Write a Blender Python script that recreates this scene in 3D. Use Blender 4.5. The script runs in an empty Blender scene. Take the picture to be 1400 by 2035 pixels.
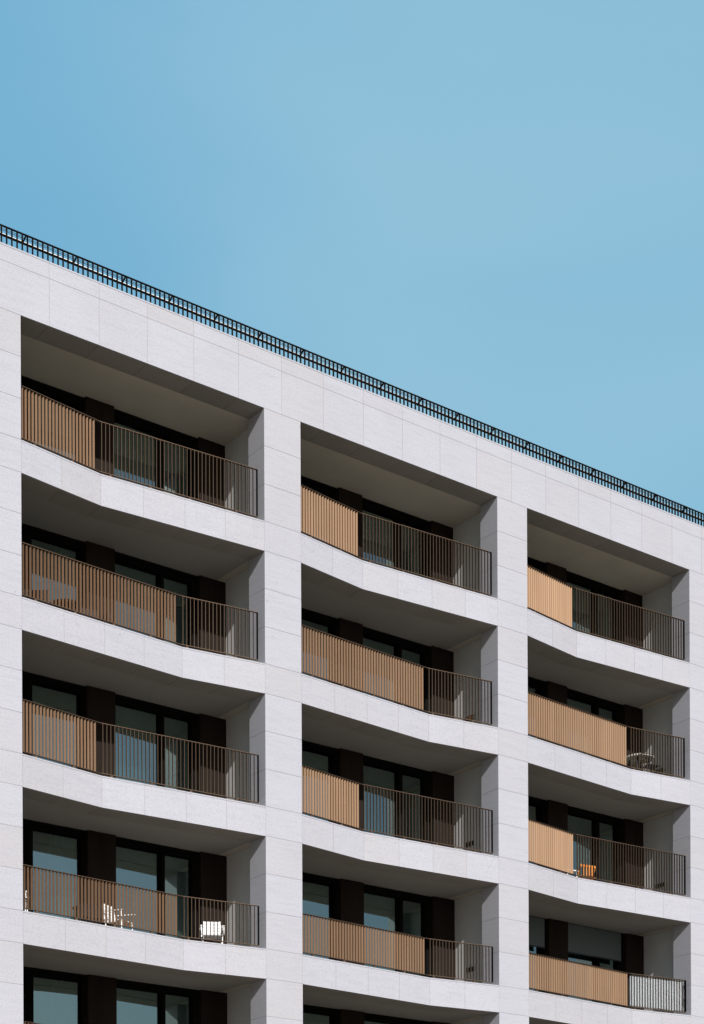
import bpy, bmesh, math, random
from mathutils import Vector, Matrix
random.seed(7)
scene = bpy.context.scene
C = scene.collection
R = math.radians

# ------------------------------------------------------------------ camera
GZ = 19.9                                   # height of the top row's floor above the ground
cd = bpy.data.cameras.new("camera")
cam = bpy.data.objects.new("camera", cd); C.objects.link(cam)
scene.camera = cam
cd.sensor_fit = 'HORIZONTAL'; cd.sensor_width = 36.0
cd.lens = 3506.96 / 1400 * 36.0
cd.shift_y = (2657.25 - 1017.5) / 1400      # level view, lens shifted up: verticals stay vertical
cd.clip_end = 6000
cam.location = (-16.390, -32.669, -18.307 + GZ)
YAW = 0.6485
cam.matrix_world = (Matrix.Translation(cam.location) @ Matrix.Rotation(-YAW, 4, 'Z')
                    @ Matrix.Rotation(R(90), 4, 'X') @ Matrix.Rotation(-0.0041, 4, 'Z'))

# ------------------------------------------------------------------ sky and sun
sd = Vector((-0.24, -1.0, 0.66)).normalized()      # direction to the sun
elev = math.asin(sd.z); azim = math.atan2(sd.x, sd.y)
w = bpy.data.worlds.new("World"); scene.world = w; w.use_nodes = True
nt = w.node_tree; nt.nodes.clear()
out = nt.nodes.new('ShaderNodeOutputWorld'); bg = nt.nodes.new('ShaderNodeBackground')
sky = nt.nodes.new('ShaderNodeTexSky'); sky.sky_type = 'NISHITA'; sky.sun_disc = False
sky.sun_elevation = elev; sky.sun_rotation = azim
sky.air_density = 1.0; sky.dust_density = 1.6; sky.ozone_density = 1.0; sky.altitude = 0
STR = 0.06
# a thin bright veil of high haze lies over the northern sky, uneven like cirrus
tc = nt.nodes.new('ShaderNodeTexCoord'); L = nt.links
def vmath(op, a, b):
    n = nt.nodes.new('ShaderNodeVectorMath'); n.operation = op; L.new(a, n.inputs[0]); n.inputs[1].default_value = b
    return n
def mrange(v, a, b, c, d, smooth=False):
    n = nt.nodes.new('ShaderNodeMapRange'); L.new(v, n.inputs[0])
    if smooth: n.interpolation_type = 'SMOOTHSTEP'
    for i, x in enumerate((a, b, c, d)): n.inputs[i + 1].default_value = x
    return n.outputs[0]
def wmix(a, b, fac):
    n = nt.nodes.new('ShaderNodeMix'); n.data_type = 'RGBA'
    for i, x in ((6, a), (7, b), (0, fac)):
        if isinstance(x, tuple): n.inputs[i].default_value = tuple(c / STR for c in x) + (1,)
        else: L.new(x, n.inputs[i])
    return n.outputs[2]
dirn = tc.outputs['Generated']
north = vmath('DOT_PRODUCT', dirn, (0.55, 0.80, 0.22)).outputs['Value']
bank = vmath('DOT_PRODUCT', dirn, (0.635, 0.555, 0.537)).outputs['Value']
mp = nt.nodes.new('ShaderNodeMapping'); mp.inputs['Scale'].default_value = (1.0, 1.0, 2.2); L.new(dirn, mp.inputs[0])
nz = nt.nodes.new('ShaderNodeTexNoise'); nz.inputs['Scale'].default_value = 3.6; nz.inputs['Detail'].default_value = 3
nz.inputs['Roughness'].default_value = 0.4; nz.inputs['Distortion'].default_value = 0.5; L.new(mp.outputs[0], nz.inputs[0])
add = nt.nodes.new('ShaderNodeMath'); add.operation = 'ADD'
L.new(mrange(bank, 0.935, 1.0, 0.0, 0.50, True), add.inputs[0]); L.new(mrange(nz.outputs[0], 0.42, 0.72, 0.0, 0.26), add.inputs[1])
haze = wmix((0.160, 0.440, 0.675), (0.36, 0.62, 0.765), add.outputs[0])
final = wmix(sky.outputs[0], haze, mrange(north, 0.30, 0.80, 0.0, 0.93, True))
L.new(final, bg.inputs[0]); L.new(bg.outputs[0], out.inputs[0])
bg.inputs[1].default_value = STR

sl = bpy.data.lights.new("sun", 'SUN'); sl.energy = 4.9; sl.angle = R(0.53); sl.color = (1.0, 0.968, 0.93)
so = bpy.data.objects.new("sun", sl); C.objects.link(so)
so.rotation_euler = sd.to_track_quat('Z', 'Y').to_euler(); so.location = (0, -40, 60)

scene.view_settings.view_transform = 'Standard'; scene.view_settings.look = 'None'
scene.view_settings.exposure = 0.0; scene.view_settings.gamma = 1.0
scene.cycles.max_bounces = 10; scene.cycles.diffuse_bounces = 5; scene.cycles.glossy_bounces = 5
scene.cycles.transparent_max_bounces = 16

# ------------------------------------------------------------------ materials
def mat(name, col, rough=0.6, metal=0.0, spec=0.3):
    m = bpy.data.materials.new(name); m.use_nodes = True
    b = m.node_tree.nodes['Principled BSDF']
    b.inputs['Base Color'].default_value = (*col, 1); b.inputs['Roughness'].default_value = rough
    b.inputs['Metallic'].default_value = metal; b.inputs['Specular IOR Level'].default_value = spec
    return m, m.node_tree, b
def nd(t, kind, **kw):
    n = t.nodes.new(kind)
    for k, v in kw.items(): setattr(n, k, v)
    return n
def mixc(t, a, b, fac, blend='MIX'):
    n = nd(t, 'ShaderNodeMix', data_type='RGBA', blend_type=blend)
    for s, v in ((6, a), (7, b), (0, fac)):
        if isinstance(v, tuple): n.inputs[s].default_value = (*v, 1)
        elif isinstance(v, (int, float)): n.inputs[s].default_value = v
        else: t.links.new(v, n.inputs[s])
    return n.outputs[2]
def rng(t, v, a, b, c, d):
    n = nd(t, 'ShaderNodeMapRange'); t.links.new(v, n.inputs[0])
    for i, x in enumerate((a, b, c, d)): n.inputs[i + 1].default_value = x
    return n.outputs[0]
def noise(t, scale, mscale=(1, 1, 1), rot=(0, 0, 0), detail=4, rough=0.55, dist=0.0):
    g = nd(t, 'ShaderNodeNewGeometry'); m = nd(t, 'ShaderNodeMapping')
    m.inputs['Scale'].default_value = mscale; m.inputs['Rotation'].default_value = rot
    n = nd(t, 'ShaderNodeTexNoise'); n.inputs['Scale'].default_value = scale; n.inputs['Detail'].default_value = detail
    n.inputs['Roughness'].default_value = rough; n.inputs['Distortion'].default_value = dist
    t.links.new(g.outputs['Position'], m.inputs[0]); t.links.new(m.outputs[0], n.inputs[0])
    return n.outputs[0]

def stone_material(name, base, alt, dark):
    m, t, b = mat(name, base, 0.62, 0, 0.25)
    at = nd(t, 'ShaderNodeAttribute', attribute_name='tint'); oi = nd(t, 'ShaderNodeObjectInfo')
    ma = nd(t, 'ShaderNodeMath', operation='MULTIPLY_ADD'); ma.inputs[1].default_value = 7.31
    t.links.new(at.outputs['Fac'], ma.inputs[0]); t.links.new(oi.outputs['Random'], ma.inputs[2])
    fr = nd(t, 'ShaderNodeMath', operation='FRACT'); t.links.new(ma.outputs[0], fr.inputs[0])
    c = mixc(t, base, alt, rng(t, fr.outputs[0], 0.35, 1.0, 0.0, 1.0))
    # long soft veins, slightly tilted, offset per panel
    g = nd(t, 'ShaderNodeNewGeometry'); vo = nd(t, 'ShaderNodeVectorMath', operation='ADD')
    cx = nd(t, 'ShaderNodeCombineXYZ')
    mu = nd(t, 'ShaderNodeMath', operation='MULTIPLY'); mu.inputs[1].default_value = 37.0
    t.links.new(fr.outputs[0], mu.inputs[0]); t.links.new(mu.outputs[0], cx.inputs[0]); t.links.new(mu.outputs[0], cx.inputs[1])
    t.links.new(g.outputs['Position'], vo.inputs[0]); t.links.new(cx.outputs[0], vo.inputs[1])
    mp = nd(t, 'ShaderNodeMapping'); mp.inputs['Rotation'].default_value = (0, R(9), 0); mp.inputs['Scale'].default_value = (1.0, 1.0, 9.0)
    t.links.new(vo.outputs[0], mp.inputs[0])
    n = nd(t, 'ShaderNodeTexNoise'); n.inputs['Scale'].default_value = 1.5; n.inputs['Detail'].default_value = 7
    n.inputs['Roughness'].default_value = 0.6; n.inputs['Distortion'].default_value = 0.35
    t.links.new(mp.outputs[0], n.inputs[0])
    c = mixc(t, c, dark, rng(t, n.outputs[0], 0.46, 0.80, 0.0, 0.55))
    c = mixc(t, c, (0.80, 0.80, 0.80), rng(t, noise(t, 0.35, detail=3), 0.4, 0.75, 0.0, 0.28), 'MULTIPLY')
    # grain and a few pits
    c = mixc(t, c, (0.86, 0.85, 0.84), rng(t, noise(t, 26, detail=3), 0.45, 0.75, 0.0, 1.0), 'MULTIPLY')
    vr = nd(t, 'ShaderNodeTexVoronoi'); vr.inputs['Scale'].default_value = 1.7
    wob = nd(t, 'ShaderNodeVectorMath', operation='ADD')
    nz = nd(t, 'ShaderNodeTexNoise'); nz.inputs['Scale'].default_value = 9.0
    t.links.new(g.outputs['Position'], nz.inputs[0])
    sc = nd(t, 'ShaderNodeVectorMath', operation='SCALE'); sc.inputs['Scale'].default_value = 0.12
    t.links.new(nz.outputs['Color'], sc.inputs[0])
    t.links.new(g.outputs['Position'], wob.inputs[0]); t.links.new(sc.outputs[0], wob.inputs[1])
    t.links.new(wob.outputs[0], vr.inputs['Vector'])
    c = mixc(t, c, (0.20, 0.19, 0.19), rng(t, vr.outputs['Distance'], 0.0, 0.045, 0.75, 0.0))
    t.links.new(c, b.inputs['Base Color'])
    bp = nd(t, 'ShaderNodeBump'); bp.inputs['Strength'].default_value = 0.12; bp.inputs['Distance'].default_value = 0.01
    t.links.new(n.outputs[0], bp.inputs['Height']); t.links.new(bp.outputs[0], b.inputs['Normal'])
    return m
M = {}
M['stone'] = stone_material('limestone', (0.458, 0.468, 0.526), (0.448, 0.448, 0.486), (0.378, 0.386, 0.440))
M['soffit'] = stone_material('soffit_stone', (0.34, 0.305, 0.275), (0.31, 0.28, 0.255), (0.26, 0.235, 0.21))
M['mortar'] = mat('joint_mortar', (0.36, 0.33, 0.31), 0.9)[0]
def plaster(name, col, rough=0.85):
    m, t, b = mat(name, col, rough, 0, 0.15)
    c = mixc(t, col, tuple(x * 0.90 for x in col), rng(t, noise(t, 0.9, detail=5), 0.4, 0.7, 0, 1))
    t.links.new(c, b.inputs['Base Color']); return m
M['ceiling'] = plaster('ceiling_render', (0.60, 0.535, 0.455))
M['plaster'] = plaster('wall_render', (0.64, 0.64, 0.645))
M['tile'] = plaster('terrace_tile', (0.17, 0.16, 0.15), 0.6)
M['inside'] = plaster('room_paint', (0.40, 0.39, 0.37))
def metal(name, col, rough, met=0.6):
    m, t, b = mat(name, col, rough, met, 0.0)
    c = mixc(t, col, tuple(x * 0.78 for x in col), rng(t, noise(t, 3.0, (1, 1, 0.15), detail=3), 0.35, 0.7, 0, 1))
    oi = nd(t, 'ShaderNodeAttribute', attribute_name='tint')
    c = mixc(t, c, (0.74, 0.72, 0.70), rng(t, oi.outputs['Fac'], 0.2, 1.0, 0.0, 1.0), 'MULTIPLY')
    t.links.new(c, b.inputs['Base Color']); return m
def anodised(name, gloss, diff, fac, al):
    m = bpy.data.materials.new(name); m.use_nodes = True; t = m.node_tree; t.nodes.clear()
    o = nd(t, 'ShaderNodeOutputMaterial'); mx = nd(t, 'ShaderNodeMixShader'); mx.inputs[0].default_value = fac
    d = nd(t, 'ShaderNodeBsdfDiffuse'); g = nd(t, 'ShaderNodeBsdfGlossy'); g.distribution = 'BECKMANN'
    g.inputs['Roughness'].default_value = math.sqrt(al); d.inputs[0].default_value = (*diff, 1)
    at = nd(t, 'ShaderNodeAttribute', attribute_name='tint')
    c = mixc(t, gloss, tuple(x * .86 for x in gloss), at.outputs['Fac'])
    c = mixc(t, c, tuple(x * .85 for x in gloss), rng(t, noise(t, 3.0, (1, 1, 0.15), detail=3), 0.4, 0.7, 0, 1))
    t.links.new(c, g.inputs['Color'])
    for i, n in ((1, d), (2, g)): t.links.new(n.outputs[0], mx.inputs[i])
    t.links.new(mx.outputs[0], o.inputs[0]); return m
M['fin'] = anodised('bronze_fin', (0.60, 0.390, 0.248), (0.095, 0.053, 0.033), 0.82, 0.375)
M['rail'] = anodised('bronze_rail', (0.17, 0.12, 0.088), (0.055, 0.037, 0.027), 0.70, 0.42)
M['roof_rail'] = metal('dark_rail', (0.022, 0.018, 0.016), 0.5, 0.2)
M['steel'] = mat('galvanised_steel', (0.6, 0.6, 0.61), 0.45, 0.3)[0]
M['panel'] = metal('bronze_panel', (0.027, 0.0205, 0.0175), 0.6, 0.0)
M['frame'] = metal('window_frame', (0.010, 0.0095, 0.0095), 0.6, 0.0)
M['blind'] = mat('blind_fabric', (0.10, 0.125, 0.13), 0.8)[0]
M['curtain'] = mat('curtain_fabric', (0.82, 0.82, 0.80), 0.9)[0]
M['vent'] = mat('vent_dark', (0.012, 0.012, 0.013), 0.6)[0]
M['ventframe'] = mat('vent_frame', (0.42, 0.42, 0.42), 0.6)[0]
M['oldwood'] = mat('stained_wood', (0.42, 0.17, 0.05), 0.6)[0]
M['white'] = mat('white_paint', (0.82, 0.82, 0.82), 0.4)[0]
M['black'] = mat('black_wicker', (0.012, 0.012, 0.013), 0.6)[0]
M['navy'] = mat('dark_steel', (0.012, 0.014, 0.022), 0.4)[0]
M['tabletop'] = mat('pale_laminate', (0.50, 0.47, 0.42), 0.5)[0]
def wood():
    m, t, b = mat('orange_wood', (0.62, 0.22, 0.04), 0.5)
    c = mixc(t, (0.66, 0.25, 0.05), (0.42, 0.13, 0.02), rng(t, noise(t, 12, (1, 1, 0.2), detail=5), 0.35, 0.7, 0, 1))
    t.links.new(c, b.inputs['Base Color']); return m
M['wood'] = wood()
M['cloth'] = mat('screen_cloth', (0.70, 0.75, 0.79), 0.75)[0]
def glass():
    m = bpy.data.materials.new('window_glass'); m.use_nodes = True; t = m.node_tree; t.nodes.clear()
    o = nd(t, 'ShaderNodeOutputMaterial'); mx = nd(t, 'ShaderNodeMixShader')
    tr = nd(t, 'ShaderNodeBsdfTransparent'); gl = nd(t, 'ShaderNodeBsdfGlossy')
    tr.inputs[0].default_value = (0.47, 0.57, 0.57, 1)
    gl.inputs['Color'].default_value = (0.76, 1.0, 0.95, 1); gl.inputs['Roughness'].default_value = 0.0
    bp = nd(t, 'ShaderNodeBump'); bp.inputs['Strength'].default_value = 0.03; bp.inputs['Distance'].default_value = 0.02
    t.links.new(noise(t, 1.6, detail=1), bp.inputs['Height']); t.links.new(bp.outputs[0], gl.inputs['Normal'])
    lw = nd(t, 'ShaderNodeLayerWeight'); lw.inputs[0].default_value = 0.35
    t.links.new(rng(t, lw.outputs['Fresnel'], 0.0, 1.0, 0.37, 0.95), mx.inputs[0])
    t.links.new(tr.outputs[0], mx.inputs[1]); t.links.new(gl.outputs[0], mx.inputs[2]); t.links.new(mx.outputs[0], o.inputs[0])
    return m
M['glass'] = glass()
def ground_mat(name, a, b_, sc, rough=0.85):
    m, t, b = mat(name, a, rough, 0, 0.2)
    c = mixc(t, a, b_, rng(t, noise(t, sc, detail=8), 0.35, 0.68, 0, 1))
    t.links.new(c, b.inputs['Base Color']); return m
M['ground'] = ground_mat('ground', (0.16, 0.15, 0.12), (0.10, 0.11, 0.07), 0.05)
M['paving'] = ground_mat('paving', (0.25, 0.215, 0.17), (0.20, 0.17, 0.14), 0.8)
M['asphalt'] = ground_mat('asphalt', (0.055, 0.055, 0.057), (0.040, 0.040, 0.042), 3)
M['paint'] = mat('road_paint', (0.75, 0.75, 0.73), 0.7)[0]

# ------------------------------------------------------------------ mesh helpers
class MB:
    def __init__(self):
        self.bm = bmesh.new(); self.t = self.bm.faces.layers.float.new('tint')
    def hexa(self, p, mi=0, tint=None):
        """p: 4 bottom points then 4 top points, counter-clockwise from above"""
        v = [self.bm.verts.new(q) for q in p]; tint = random.random() if tint is None else tint
        for ids in ((3, 2, 1, 0), (4, 5, 6, 7), (0, 1, 5, 4), (1, 2, 6, 5), (2, 3, 7, 6), (3, 0, 4, 7)):
            f = self.bm.faces.new([v[i] for i in ids]); f.material_index = mi; f[self.t] = tint
    def box(self, x0, x1, y0, y1, z0, z1, mi=0, tint=None):
        self.hexa([(x0, y0, z0), (x1, y0, z0), (x1, y1, z0), (x0, y1, z0),
                   (x0, y0, z1), (x1, y0, z1), (x1, y1, z1), (x0, y1, z1)], mi, tint)
    def prism(self, poly, z0, z1, mi=0, tint=None):
        """poly: plan outline, counter-clockwise"""
        tint = random.random() if tint is None else tint
        b = [self.bm.verts.new((x, y, z0)) for x, y in poly]; t = [self.bm.verts.new((x, y, z1)) for x, y in poly]
        fs = [self.bm.faces.new(list(reversed(b))), self.bm.faces.new(t)]; n = len(poly)
        for i in range(n): fs.append(self.bm.faces.new((b[i], b[(i + 1) % n], t[(i + 1) % n], t[i])))
        for f in fs: f.material_index = mi; f[self.t] = tint
    def bar(self, a, b, wid, dep, mi=0, up=(0, 0, 1), tint=None):
        """rectangular bar from a to b"""
        a = Vector(a); b = Vector(b); d = (b - a).normalized(); u = Vector(up)
        if abs(d.dot(u)) > 0.98: u = Vector((0, 1, 0))
        s = d.cross(u).normalized(); n = s.cross(d).normalized()
        q = [(-1, -1), (1, -1), (1, 1), (-1, 1)]
        self.hexa([tuple(a + s * (i * wid / 2) + n * (j * dep / 2)) for i, j in q]
                  + [tuple(b + s * (i * wid / 2) + n * (j * dep / 2)) for i, j in q], mi, tint)
    def tube(self, pts, r, seg=10, mi=0, cap=True):
        rings = []; pts = [Vector(p) for p in pts]
        for i, p in enumerate(pts):
            d = (pts[min(i + 1, len(pts) - 1)] - pts[max(i - 1, 0)]).normalized()
            u = Vector((0, 0, 1)) if abs(d.z) < 0.95 else Vector((1, 0, 0))
            s = d.cross(u).normalized(); n = s.cross(d)
            rr = r[i] if isinstance(r, (list, tuple)) else r
            rings.append([self.bm.verts.new(p + (s * math.cos(k * 2 * math.pi / seg) + n * math.sin(k * 2 * math.pi / seg)) * rr) for k in range(seg)])
        for a, b in zip(rings, rings[1:]):
            for k in range(seg):
                f = self.bm.faces.new((a[k], a[(k + 1) % seg], b[(k + 1) % seg], b[k])); f.material_index = mi; f.smooth = True
        if cap:
            for f in (self.bm.faces.new(list(reversed(rings[0]))), self.bm.faces.new(rings[-1])): f.material_index = mi
    def mesh(self, name, mats):
        bmesh.ops.recalc_face_normals(self.bm, faces=self.bm.faces)
        me = bpy.data.meshes.new(name); self.bm.to_mesh(me); self.bm.free()
        for m in mats: me.materials.append(M[m])
        return me
    def build(self, name, mats, parent=None, loc=(0, 0, 0)):
        return put(name, self.mesh(name, mats), parent, loc)
def put(name, me, parent=None, loc=(0, 0, 0)):
    o = bpy.data.objects.new(name, me); C.objects.link(o); o.location = loc
    if parent: o.parent = parent
    return o
def thing(name, label, cat, loc, rz=0.0, group=None):
    o = bpy.data.objects.new(name, None); C.objects.link(o); o.location = loc; o.rotation_euler.z = rz
    o['label'] = label; o['category'] = cat
    if group: o['group'] = group
    return o

# ------------------------------------------------------------------ ground
def struct(name, mb, m):
    o = mb.build(name, [m]); o['kind'] = 'structure'; return o
g = MB(); g.box(-2500, 2500, -2500, 2500, -1.0, 0.0); struct('ground', g, 'ground')
g = MB(); g.box(-160, 180, -24, 30, -0.3, 0.12); struct('pavement', g, 'paving')
g = MB(); g.box(-160, 180, -31.0, -24.006, -0.3, 0.008); struct('road', g, 'asphalt')
g = MB(); g.box(-160, 180, -48, -31.006, -0.3, 0.121); struct('pavement', g, 'paving')
g = MB()
for k in range(-18, 20): g.box(k * 8, k * 8 + 3, -27.56, -27.44, 0.0, 0.012)
struct('road_marking', g, 'paint')

# ------------------------------------------------------------------ the apartment building
P, W, H = 7.0, 6.0, 3.2                # bay pitch, opening width, storey height
CLR, T = 2.535, 0.672                  # clear height, edge band height
DJ, RW, BW = 0.637, 0.235, 1.96        # depth of the stone pier, side recess, back wall
DF = 0.29                              # how far the slab edge folds inwards
BAYS = range(-1, 4); ROWS = range(1, 7)
X0, X1 = -8.0, 28.0
DEPTH = 15.0
G = 0.0034                             # half joint
UF = {1: 2.0, 2: 4.0}
def fold(t, u):
    f = UF[t]; u = max(0.0, min(W, u))
    return DF * u / f if u <= f else DF * (W - u) / (W - f)
bld = thing('apartment_building', 'pale limestone apartment building with three bays of deep balconies and folded slab edges', 'building', (0, 0, 0))
def zr(r): return GZ - (r - 1) * H
ZTOP = GZ + 3.865

# piers: stone panels on a core, horizontal joints every third of the clear height
zj = []
z = GZ + CLR
while z > 0.2:
    for d in (0.0, 0.845, 1.70, CLR): zj.append(z - d)
    z -= H
zj = sorted({round(v, 3) for v in zj if v > 0.5} | {0.13}, reverse=True)
def pier(x0, x1):
    m = MB()
    m.box(x0 + 0.006, x1 - 0.006, 0.006, DJ - 0.006, 0.0, GZ + CLR - 0.002, 1)
    for za, zb in zip(zj, zj[1:]):
        m.box(x0, x1, 0.0, DJ, zb + G, za - G, 0)
    return m.build('pier', ['stone', 'mortar'], bld)
for b in range(-1, 5): pier(b * P - 1.0, b * P)
# party walls behind the piers
for b in range(-1, 5):
    xa, xb = b * P - 1.0 + RW, b * P - RW
    if b == -1: xa = X0
    if b == 4: xb = X1
    m = MB(); m.box(xa, xb, DJ + 0.002, 8.0, 0.0, GZ + CLR + 0.3); m.build('party_wall', ['plaster'], bld)

# parapet: tall panels, a band, a thin coping; its underside is the top soffit
JP = 7.0 / 6.0
xs = [X0]
k = math.ceil((X0 - 0.65) / JP + 0.2)
while 0.65 + k * JP < X1 - 0.1: xs.append(0.65 + k * JP); k += 1
xs.append(X1)
m = MB()
m.box(X0 + 0.01, X1 - 0.01, 0.006, 0.40, GZ + CLR + 0.012, ZTOP - 0.01, 1)
m.box(X0 + 0.01, X1 - 0.01, 0.36, 0.612, GZ + CLR + 0.011, GZ + CLR + 0.4, 1)
for a, b in zip(xs, xs[1:]):
    m.box(a + G, b - G, 0.0, 0.04, GZ + CLR + G, GZ + 3.515 - G)
    m.box(a + G, b - G, 0.0, 0.04, GZ + 3.515 + G, GZ + 3.826)
    m.box(a + 0.003, b - 0.003, -0.003, 0.42, GZ + 3.832, ZTOP)
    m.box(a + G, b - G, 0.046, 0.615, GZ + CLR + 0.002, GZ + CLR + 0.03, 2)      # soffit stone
m.build('parapet', ['stone', 'mortar', 'soffit'], bld)
m = MB(); m.box(X0 + 0.02, X1 - 0.02, 0.42, DEPTH, GZ + 2.9, GZ + 3.25); m.build('roof', ['tile'], bld)
m = MB(); m.box(X0 + 0.0, X0 + 0.3, DJ + 0.004, DEPTH - 0.3, 0, GZ + 2.9); m.build('end_wall', ['stone'], bld)
m = MB(); m.box(X1 - 0.3, X1, DJ + 0.004, DEPTH - 0.3, 0, GZ + 2.9); m.build('end_wall', ['stone'], bld)
m = MB(); m.box(X0, X1, DEPTH - 0.3, DEPTH, 0, GZ + 2.9); m.build('rear_wall', ['stone'], bld)
m = MB(); m.box(X0 + 0.05, X1 - 0.05, 0.55, 1.0, 0.0, zr(6) - T - 0.01); m.build('ground_floor_wall', ['stone'], bld)

# one mesh for each kind of balcony piece, copied into every opening
def balcony_mesh(t):
    m = MB(); f = UF[t]
    m.prism([(0.004, 0.006), (f, DF + 0.006), (W - 0.004, 0.006), (W - 0.004, 2.3), (0.004, 2.3)], -T + 0.010, -0.012, 1)
    for i in range(6):
        a, b = i + G, i + 1 - G
        if i == 0: a = 0.003
        if i == 5: b = W - 0.003
        wa, wb = fold(t, a), fold(t, b)
        m.prism([(a, wa), (b, wb), (b, wb + 0.04), (a, wa + 0.04)], -T, -0.036)
        m.prism([(a, wa - 0.002), (b, wb - 0.002), (b, wb + 0.16), (a, wa + 0.16)], -0.030, 0.0)   # coping
        sa, sb = a, b
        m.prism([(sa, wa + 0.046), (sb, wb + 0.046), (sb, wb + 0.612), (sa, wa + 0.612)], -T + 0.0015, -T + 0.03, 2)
    return m.mesh('balcony', ['stone', 'mortar', 'soffit'])
def ceiling_mesh(t):
    m = MB()
    if t == 0:
        m.box(-RW + 0.002, W + RW - 0.002, 0.620, 2.3, CLR + 0.006, CLR + 0.06)
    else:
        f = UF[t]; pts = [(0.004, 0.618), (f, DF + 0.618), (W - 0.004, 0.618)]
        m.prism(pts + [(W - 0.004, DJ + 0.004), (W + RW - 0.002, DJ + 0.004), (W + RW - 0.002, 2.3), (-RW + 0.002, 2.3), (-RW + 0.002, DJ + 0.004), (0.004, DJ + 0.004)],
                CLR + 0.005, CLR + 0.055)
    return m.mesh('ceiling', ['ceiling'])
def floor_mesh(t):
    m = MB(); f = UF[t]
    m.prism([(0.004, 0.164), (f, DF + 0.164), (W - 0.004, 0.164), (W - 0.004, DJ + 0.004), (W + RW - 0.002, DJ + 0.004), (W + RW - 0.002, 2.08), (-RW + 0.002, 2.08), (-RW + 0.002, DJ + 0.004), (0.004, DJ + 0.004)],
            -0.03, -0.004)
    return m.mesh('floor', ['tile'])
def room_mesh():
    m = MB(); y0, y1 = 2.30, 6.6; a, b = -RW - 0.3, W + RW + 0.3
    m.box(a, b, y1, y1 + 0.1, 0, CLR); m.box(a, b, 2.10, y1, -0.1, -0.006); m.box(a, b, 2.27, y1, CLR + 0.007, CLR + 0.1)
    m.box(2.72, 2.86, 2.34, y1, -0.004, CLR + 0.004)
    m.box(-RW - 0.30, -RW - 0.002, 2.3, y1, 0, CLR); m.box(W + RW + 0.002, W + RW + 0.3, 2.3, y1, 0, CLR)
    return m.mesh('room', ['inside'])
def panel_mesh(a, b):
    m = MB(); n = max(2, round((b - a) / 0.33)); s = (b - a) / n
    for i in range(n): m.box(a + i * s + 0.001, a + (i + 1) * s - 0.001, BW, BW + 0.04, 0.0, CLR + 0.004)
    m.box(a + 0.004, b - 0.004, BW + 0.02, 2.29, 0.0, CLR + 0.003)
    return m.mesh('wall_panel', ['panel'])
FY, GY = 2.10, 2.215
def frame_mesh(bars, a, b):
    m = MB()
    m.box(a, b, FY - 0.06, 2.28, 2.47, CLR + 0.003); m.box(a, b, FY, 2.28, 2.40, 2.469)
    m.box(a, b, FY - 0.02, 2.28, -0.003, 0.07)
    for p, q in bars: m.box(p, q, FY + 0.001, 2.279, 0.071, 2.399)
    # slimmer sash edge round every pane
    return m.mesh('window_frame', ['frame'])
def pane_mesh(a, b):
    m = MB(); m.box(a - 0.004, b + 0.004, GY, GY + 0.012, 0.066, 2.404); return m.mesh('window_pane', ['glass'])
WL = dict(bars=[(-RW + 0.003, -0.10), (1.10, 1.17), (1.19, 1.30), (2.51, 2.566)], a=-RW + 0.003, b=2.568, panes=[(-0.10, 1.10), (1.30, 2.51)])
WR = dict(bars=[(3.286, 3.31), (4.55, 4.638), (5.40, 5.518)], a=3.285, b=5.519, panes=[(3.31, 4.55), (4.638, 5.40)])
ME = {'room': room_mesh(), 'pm': panel_mesh(2.57, 3.283), 'pr': panel_mesh(5.52, W + RW - 0.003)}
for t in (1, 2): ME['balc', t] = balcony_mesh(t); ME['floor', t] = floor_mesh(t)
for t in (0, 1, 2): ME['ceil', t] = ceiling_mesh(t)
for n, wd in (('L', WL), ('R', WR)):
    ME['fr', n] = frame_mesh(wd['bars'], wd['a'], wd['b'])
    ME['pn', n] = [pane_mesh(*p) for p in wd['panes']]

# railings
UE = 5.85; ROFF = 0.03; TOPS = {'high': 1.135, 'low': 0.958}
def path(t):
    pts = [(0.02, fold(t, 0.02) + ROFF), (UF[t], DF + ROFF), (UE, fold(t, UE) + ROFF)]
    return pts
def rail_mesh(t, z0, z1, d0, d1, name):
    p = path(t); m = MB()
    for (a, b) in ((p[0], p[1]), (p[1], p[2])):
        m.prism([(a[0], a[1] + d0), (b[0], b[1] + d0), (b[0], b[1] + d1), (a[0], a[1] + d1)], z0, z1, 0, 0.5)
    return m
def baluster_mesh(t, RTOP):
    m = MB(); p = path(t); a, b = Vector(p[1]), Vector(p[2])
    d = (b - a).normalized(); n = Vector((-d.y, d.x))
    L_ = (b - a).length; cnt = round(L_ / 0.0938)
    for i in range(cnt):
        c = a + d * (0.045 + i * (L_ - 0.06) / cnt) + n * 0.026
        h, th = 0.020, 0.004
        q = [c - d * th - n * h, c + d * th - n * h, c + d * th + n * h, c - d * th + n * h]
        m.prism([tuple(v) for v in q], 0.072, RTOP - 0.012)
    return m.mesh('balusters', ['rail'])
def fin_mesh(t, RTOP):
    m = MB(); p = path(t); a, b = Vector(p[0]), Vector(p[1]); d = (b - a).normalized(); n = Vector((-d.y, d.x))
    L_ = (b - a).length; cnt = round((L_ - 0.10) / 0.0862)
    ang = R(30); e = (n * math.cos(ang) - d * math.sin(ang)).normalized(); s = Vector((e.y, -e.x))
    for i in range(cnt):
        c = a + d * (0.050 + i * 0.0862) + n * 0.034
        h, th = 0.0238, 0.0025
        q = [c - e * h - s * th, c - e * h + s * th, c + e * h + s * th, c + e * h - s * th]
        m.prism([tuple(v) for v in q], 0.0722, RTOP - 0.0125)
    return m.mesh('louvre_fins', ['fin'])
def post_mesh(t, u, RTOP):
    m = MB(); y = fold(t, u) + ROFF
    m.box(u - 0.012, u, y, y + 0.055, 0.0722, RTOP - 0.0122, 0, .9)
    return m.mesh('end_post', ['roof_rail'])
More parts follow.
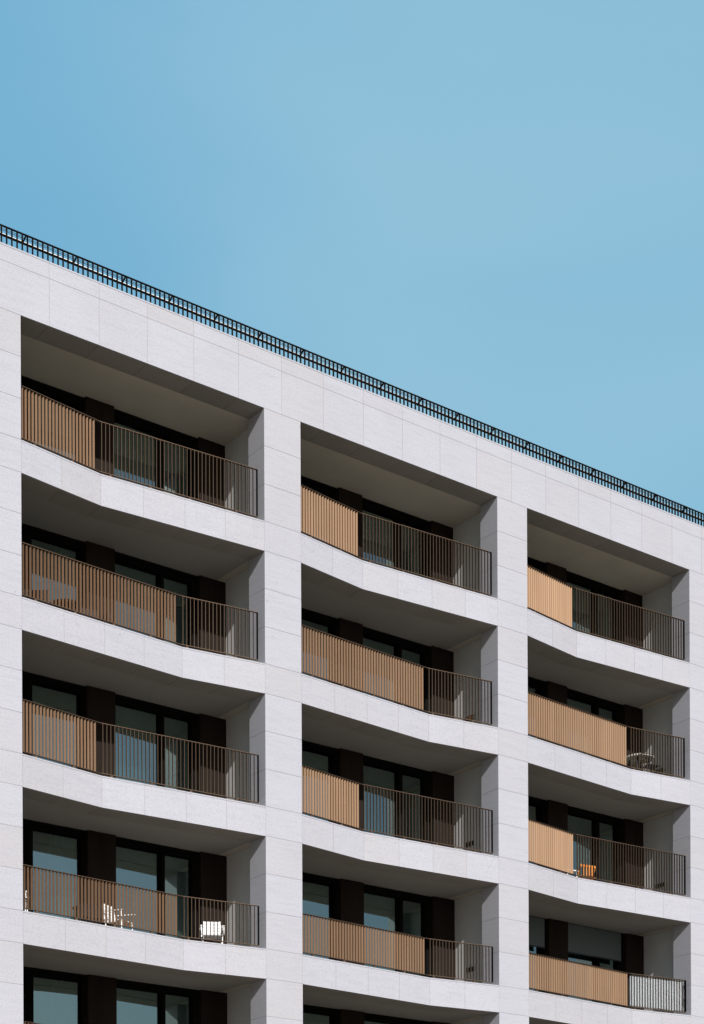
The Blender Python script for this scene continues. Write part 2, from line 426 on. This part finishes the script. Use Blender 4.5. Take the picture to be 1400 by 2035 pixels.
FEET = (0.35, 1.3, 2.25, 3.2, 4.15, 5.3)
m = MB(); m.box(-0.03, 0.03, 0.012, 0.045, -0.006, 0.0595); ME['foot'] = m.mesh('rail_foot', ['rail'])
for t in (1, 2):
    ME['bot', t] = rail_mesh(t, 0.06, 0.072, 0.002, 0.052, 'bottom_rail').mesh('bottom_rail', ['rail'])
    for hn, hz in TOPS.items():
        ME['top', t, hn] = rail_mesh(t, hz - 0.012, hz, 0.0, 0.055, 'top_rail').mesh('top_rail', ['rail'])
        ME['bal', t, hn] = baluster_mesh(t, hz); ME['fin', t, hn] = fin_mesh(t, hz); ME['post', t, hn] = [post_mesh(t, u, hz) for u in (0.03, UE)]

def vent_mesh(orange):
    m = MB(); y0, y1, z0, z1 = 1.165, 1.50, 0.575, 0.715; x = W + RW
    m.box(x - 0.016, x + 0.02, y0, y1, z0, z1, 1)
    n = 4; s = (y1 - y0 - 0.02) / n
    for i in range(n): m.box(x - 0.022, x, y0 + 0.016 + i * s, y0 + 0.004 + (i + 1) * s, z0 + 0.014, z1 - 0.014, 2 if orange and i < 3 else 0)
    return m.mesh('vent_grille', ['vent', 'ventframe', 'oldwood'] if not orange else ['vent', 'vent', 'oldwood'])
ME['vent'] = vent_mesh(False); ME['vent_o'] = vent_mesh(True)
VENTS = {(1, 2): 'vent_o', (1, 3): 'vent', (1, 4): 'vent', (2, 2): 'vent', (2, 3): 'vent', (2, 4): 'vent'}

def curtain_mesh(a, b, side=0.02, z0=0.03, z1=2.45):
    m = MB(); n = int((b - a) / 0.02); top = []; bot = []
    for i in range(n + 1):
        x = a + (b - a) * i / n; y = 2.42 + 0.022 * math.sin(x * 61) + 0.012 * math.sin(x * 23 + 1)
        bot.append((x, y)); top.append((x, y))
    for i in range(n):
        (x0, y0), (x1, y1) = bot[i], bot[i + 1]
        m.prism([(x0, y0), (x1, y1), (x1, y1 + 0.004), (x0, y0 + 0.004)], z0, z1)
    bmesh.ops.remove_doubles(m.bm, verts=m.bm.verts, dist=0.0005)
    return m.mesh('curtain', ['curtain'])
CUR = {('c', 0): curtain_mesh(3.35, 4.3), ('c', 1): curtain_mesh(0.2, 1.05), ('c', 2): curtain_mesh(1.9, 2.5), ('c', 3): curtain_mesh(4.66, 5.15)}
CURT = {(0, 3): [(0, 'R'), (1, 'L')], (0, 4): [(2, 'L'), (1, 'L')], (1, 3): [(0, 'R')], (0, 5): [(2, 'L')], (0, 2): [(1, 'L'), (2, 'L')], (1, 4): [(3, 'R')]}  # third-row right-window curtains are added to brighten panes that mirror the sky

for b in BAYS:
    for r in ROWS:
        t = 1 if r % 2 else 2; loc = (b * P, 0, zr(r))
        put('balcony', ME['balc', t], bld, loc)
        put('floor', ME['floor', t], bld, loc)
        ct = 0 if r == 1 else (3 - t)
        put('ceiling', ME['ceil', ct], bld, loc)
        put('room', ME['room'], bld, loc)
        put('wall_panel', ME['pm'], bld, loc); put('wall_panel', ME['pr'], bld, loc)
        for n in 'LR':
            fr = put('window', ME['fr', n], bld, loc)
            for pm in ME['pn', n]: put('window_pane', pm, fr)
            for ci, side in CURT.get((b, r), []):
                if side == n: put('curtain', CUR['c', ci], fr)
            if (b, r) == (2, 4):
                m = MB(); a, c = (WL['a'], 2.44) if n == 'L' else (3.30, 5.36)
                m.box(a, c, 2.00, 2.006, 1.745, CLR - 0.02); m.box(a, c, 1.99, 2.016, 1.715, 1.745, 1)
                m.build('roller_blind', ['blind', 'navy'], fr)
        hn = 'high' if r < 4 else 'low'
        rl = put('railing', ME['top', t, hn], bld, loc)
        put('bottom_rail', ME['bot', t], rl); put('balusters', ME['bal', t, hn], rl); put('louvre_fins', ME['fin', t, hn], rl)
        for pm in ME['post', t, hn]: put('end_post', pm, rl)
        for u in FEET: put('rail_foot', ME['foot'], rl, (u, fold(t, u) + ROFF, 0))
        if (b, r) in VENTS: put('vent_grille', ME[VENTS[b, r]], bld, loc)

# roof railing
RY, RZ = 0.12, GZ + 4.315
bp_ = 7.0 / 60
m = MB(); m.box(X0 + 0.1, X1 - 0.1, RY, RY + 0.05, RZ - 0.012, RZ); rr = m.build('roof_railing', ['roof_rail'], bld)
m = MB(); x = X0 + 0.12 + 0.065
while x < X1 - 0.1:
    m.box(x - 0.008, x + 0.008, RY + 0.002, RY + 0.048, ZTOP - 0.01, RZ - 0.0125); x += bp_
m.build('balusters', ['roof_rail'], rr)
m = MB(); m.tube([(X0 + 0.2, RY + 0.19, GZ + 4.262), (X1 - 0.2, RY + 0.19, GZ + 4.262)], 0.012); m.build('handrail', ['steel'], rr)
m = MB(); m.box(X0 + 0.2, X1 - 0.2, RY + 0.165, RY + 0.215, GZ + 4.222, GZ + 4.236); m.build('rear_rail', ['roof_rail'], rr)
for dz, rad in ((0.075, 0.005), (0.105, 0.004)):
    m = MB(); m.tube([(X0 + 0.2, RY + 0.19, GZ + 4.262 + dz), (X1 - 0.2, RY + 0.19, GZ + 4.262 + dz)], rad, 6); m.build('cable', ['roof_rail'], rr)
m = MB(); m.bar((0, RY + 0.03, RZ - 0.012), (0, RY + 0.21, GZ + 4.215), 0.012, 0.05); br = m.mesh('bracket', ['roof_rail'])
for k in range(-7, 24): put('bracket', br, rr, (0.205 + k * JP, 0, 0))

# ------------------------------------------------------------------ furniture on the balconies
def at(b, r, u, wd, z=-0.004): return (b * P + u, wd, zr(r) + z)

def slat_chair_parts():
    """garden armchair facing -y, white flat slats"""
    s = MB()
    for i in range(6): s.box(-0.23, 0.23, -0.22 + i * 0.075, -0.155 + i * 0.075, 0.42, 0.437)
    s.box(-0.24, -0.215, -0.23, 0.22, 0.385, 0.4195); s.box(0.215, 0.24, -0.23, 0.22, 0.385, 0.4195)
    bk = MB()
    for i in range(5):
        z0 = 0.47 + i * 0.076; y = 0.215 + i * 0.016
        wv = 0.245 if i < 4 else 0.20
        bk.hexa([(-wv, y, z0), (wv, y, z0), (wv, y + 0.014, z0), (-wv, y + 0.014, z0),
                 (-wv, y + 0.014, z0 + 0.066), (wv, y + 0.014, z0 + 0.066), (wv, y + 0.028, z0 + 0.066), (-wv, y + 0.028, z0 + 0.066)])
    for x in (-0.19, 0.19): bk.bar((x, 0.22, 0.40), (x, 0.305, 0.85), 0.022, 0.012)
    lg = MB(); lg.tube([(0, 0, 0), (0, 0, 0.42)], 0.014, 8)
    ar = MB(); ar.bar((0, -0.25, 0.63), (0, 0.24, 0.645), 0.05, 0.018); ar.tube([(0, -0.22, 0.42), (0, -0.22, 0.625)], 0.012, 8)
    return dict(seat=s.mesh('seat', ['white']), backrest=bk.mesh('backrest', ['white']), leg=lg.mesh('leg', ['white']), armrest=ar.mesh('armrest', ['white']))
SC = slat_chair_parts()
def white_chair(label, loc, rz):
    o = thing('garden_chair', label, 'chair', loc, rz, 'white slatted garden chairs on the lower left balcony')
    put('seat', SC['seat'], o); put('backrest', SC['backrest'], o)
    for x, y in ((-.22, -.21), (.22, -.21), (-.22, .2), (.22, .2)): put('leg', SC['leg'], o, (x, y, 0))
    for x in (-.255, .255): put('armrest', SC['armrest'], o, (x, 0, 0))
white_chair('white slatted garden chair glimpsed at the far left end of its balcony, beside the pier', at(0, 4, 0.42, 1.15), R(58))
white_chair('white slatted garden chair seen through the bronze fins, right of the dark box', at(0, 4, 2.98, 1.32), R(28))
white_chair('white slatted garden chair standing clear behind the open balusters', at(0, 4, 5.40, 1.30), R(-30))

def wicker_chair(label, loc, rz):
    o = thing('lounge_chair', label, 'chair', loc, rz, 'dark lounge chairs behind the fins')
    m = MB(); m.box(-.30, .30, -.30, .28, .22, .42); m.build('seat', ['black'], o)
    m = MB(); m.hexa([(-.31, .24, .36), (.31, .24, .36), (.31, .31, .36), (-.31, .31, .36), (-.29, .34, .88), (.29, .34, .88), (.29, .40, .88), (-.29, .40, .88)]); m.build('backrest', ['black'], o)
    for x in (-.335, .335):
        m = MB(); m.box(x - .035, x + .035, -.30, .30, .20, .62); m.build('armrest', ['black'], o)
    for x in (-.30, .30):
        for y in (-.26, .26):
            m = MB(); m.tube([(x, y, 0), (x, y, .22)], .02, 8); m.build('leg', ['black'], o)
wicker_chair('dark lounge chair behind the fins at the left end of its balcony', at(0, 2, 0.98, 1.15), R(50))
wicker_chair('dark lounge chair behind the fins, in front of the bronze wall panel', at(0, 2, 2.28, 1.30), R(-8))
def round_table(label, loc, r, h, top, leg, group=None):
    o = thing('round_table', label, 'table', loc, 0, group)
    m = MB(); n = 28
    m.prism([(r * math.cos(k * 2 * math.pi / n), r * math.sin(k * 2 * math.pi / n)) for k in range(n)], h - .045, h); m.build('table_top', [top], o)
    for k in range(4):
        a = k * math.pi / 2 + .6
        m = MB(); m.tube([(r * .62 * math.cos(a), r * .62 * math.sin(a), h - .046), (r * .80 * math.cos(a), r * .80 * math.sin(a), h * .5), (r * .88 * math.cos(a), r * .88 * math.sin(a), 0)], .022, 8)
        m.build('leg', [leg], o)
    m = MB()
    for k in range(4):
        a, b = k * math.pi / 2 + .6, (k + 1) * math.pi / 2 + .6
        m.bar((r * .62 * math.cos(a), r * .62 * math.sin(a), h - .075), (r * .62 * math.cos(b), r * .62 * math.sin(b), h - .075), .02, .09)
    m.build('apron', [top], o)
    return o
round_table('low dark round table between the two lounge chairs', at(0, 2, 1.62, 1.15), .33, .62, 'black', 'black')
round_table('pale round table with dark legs at the end of a fin screen', at(2, 2, 5.22, 1.15), .41, .765, 'tabletop', 'navy')

o = thing('bistro_chair', 'thin dark metal bistro chair right of the pale round table', 'chair', at(2, 2, 5.30, 0.78), R(70))
m = MB(); m.box(-.19, .19, -.19, .19, .44, .46); m.build('seat', ['navy'], o)
m = MB()
for x in (-.18, .18): m.tube([(x, .18, .46), (x, .23, .60)], .010, 8)
m.tube([(-.18, .23, .60), (.18, .23, .60)], .010, 8); m.build('backrest', ['navy'], o)
for x in (-.17, .17):
    for y in (-.17, .17):
        m = MB(); m.tube([(x, y, .44), (x * 1.2, y * 1.25, 0)], .011, 8); m.build('leg', ['navy'], o)

o = thing('wooden_chair', 'orange wooden folding chair with slatted back behind the balusters', 'chair', at(2, 3, 3.42, 1.52), R(170))
m = MB()
for i in range(5): m.box(-.22, .22, -.20 + i * .08, -.135 + i * .08, .40, .418)
m.build('seat', ['wood'], o)
m = MB(); m.box(-.255, .255, .20, .228, .70, .765)
m.box(-.25, .25, .20, .225, .43, .47)
for i in range(4): m.box(-.165 + i * .095, -.115 + i * .095, .205, .222, .471, .699)
m.build('backrest', ['wood'], o)
for x in (-.24, .24):
    m = MB(); m.bar((x, -.20, 0), (x, .21, .70), .028, .04); m.build('leg', ['wood'], o)
    m = MB(); m.bar((x * .88, .22, 0), (x * .88, -.16, .40), .028, .04); m.build('leg', ['wood'], o)

o = thing('storage_box', 'dark storage box behind the fins beside the white slatted chair', 'box', at(0, 4, 2.20, 1.30), 0)
m = MB(); m.box(-.24, .24, -.2, .2, 0, .60); m.build('body', ['black'], o)
m = MB(); m.box(-.255, .255, -.215, .215, .602, .655); m.build('lid', ['navy'], o)
o = thing('side_table', 'small white low table left of the orange wooden chair', 'table', at(2, 3, 2.68, 1.3), 0)
m = MB(); m.box(-.2, .2, -.15, .15, .475, .50); m.build('table_top', ['white'], o)
for x in (-.17, .17):
    for y in (-.12, .12):
        m = MB(); m.tube([(x, y, 0), (x, y, .475)], .012, 8); m.build('leg', ['white'], o)

# cloth screen tied behind the balusters of the lowest right balcony
def cloth():
    m = MB(); t = 2; n, nz = 90, 24; a, b = 4.03, 5.835; rows = []
    for j in range(nz + 1):
        zz = 0.10 + (0.925 - 0.10) * j / nz; row = []
        for i in range(n + 1):
            s = i / n; u = a + (b - a) * s
            loose = max(0, s - .35) / .65
            pull = math.sin(math.pi * j / nz)
            wv = fold(t, u) + ROFF + .054 + .007 * math.sin(u * 17) * loose + .010 * loose * math.sin(5.5 * j / nz + u * 4) * pull
            row.append(m.bm.verts.new((u, wv + .02, zz + .010 * loose * math.sin(u * 9))))
        rows.append(row)
    for j in range(nz):
        for i in range(n): f = m.bm.faces.new((rows[j][i], rows[j][i + 1], rows[j + 1][i + 1], rows[j + 1][i])); f.smooth = True
    # the edge wrapped round the end post, its free side puckered by ties
    e = []
    for j in range(nz + 1):
        s = j / nz; zz = .10 + .835 * s; y = fold(t, UE) + ROFF
        back = .10 - .05 * abs(math.sin(s * math.pi * 2.4 + .5))
        e.append([m.bm.verts.new((u, y - .008, zz)) for u in (UE + .006, UE - back)])
    for j in range(nz): f = m.bm.faces.new((e[j][0], e[j][1], e[j + 1][1], e[j + 1][0]))
    geo = bmesh.ops.solidify(m.bm, geom=list(m.bm.faces), thickness=0.003)
    return m.mesh('privacy_cloth', ['cloth'])
o = put('privacy_cloth', cloth(), None, (2 * P, 0, zr(4)))
o['label'] = 'pale grey cloth screen tied behind the balusters of the lowest right balcony'; o['category'] = 'cloth screen'
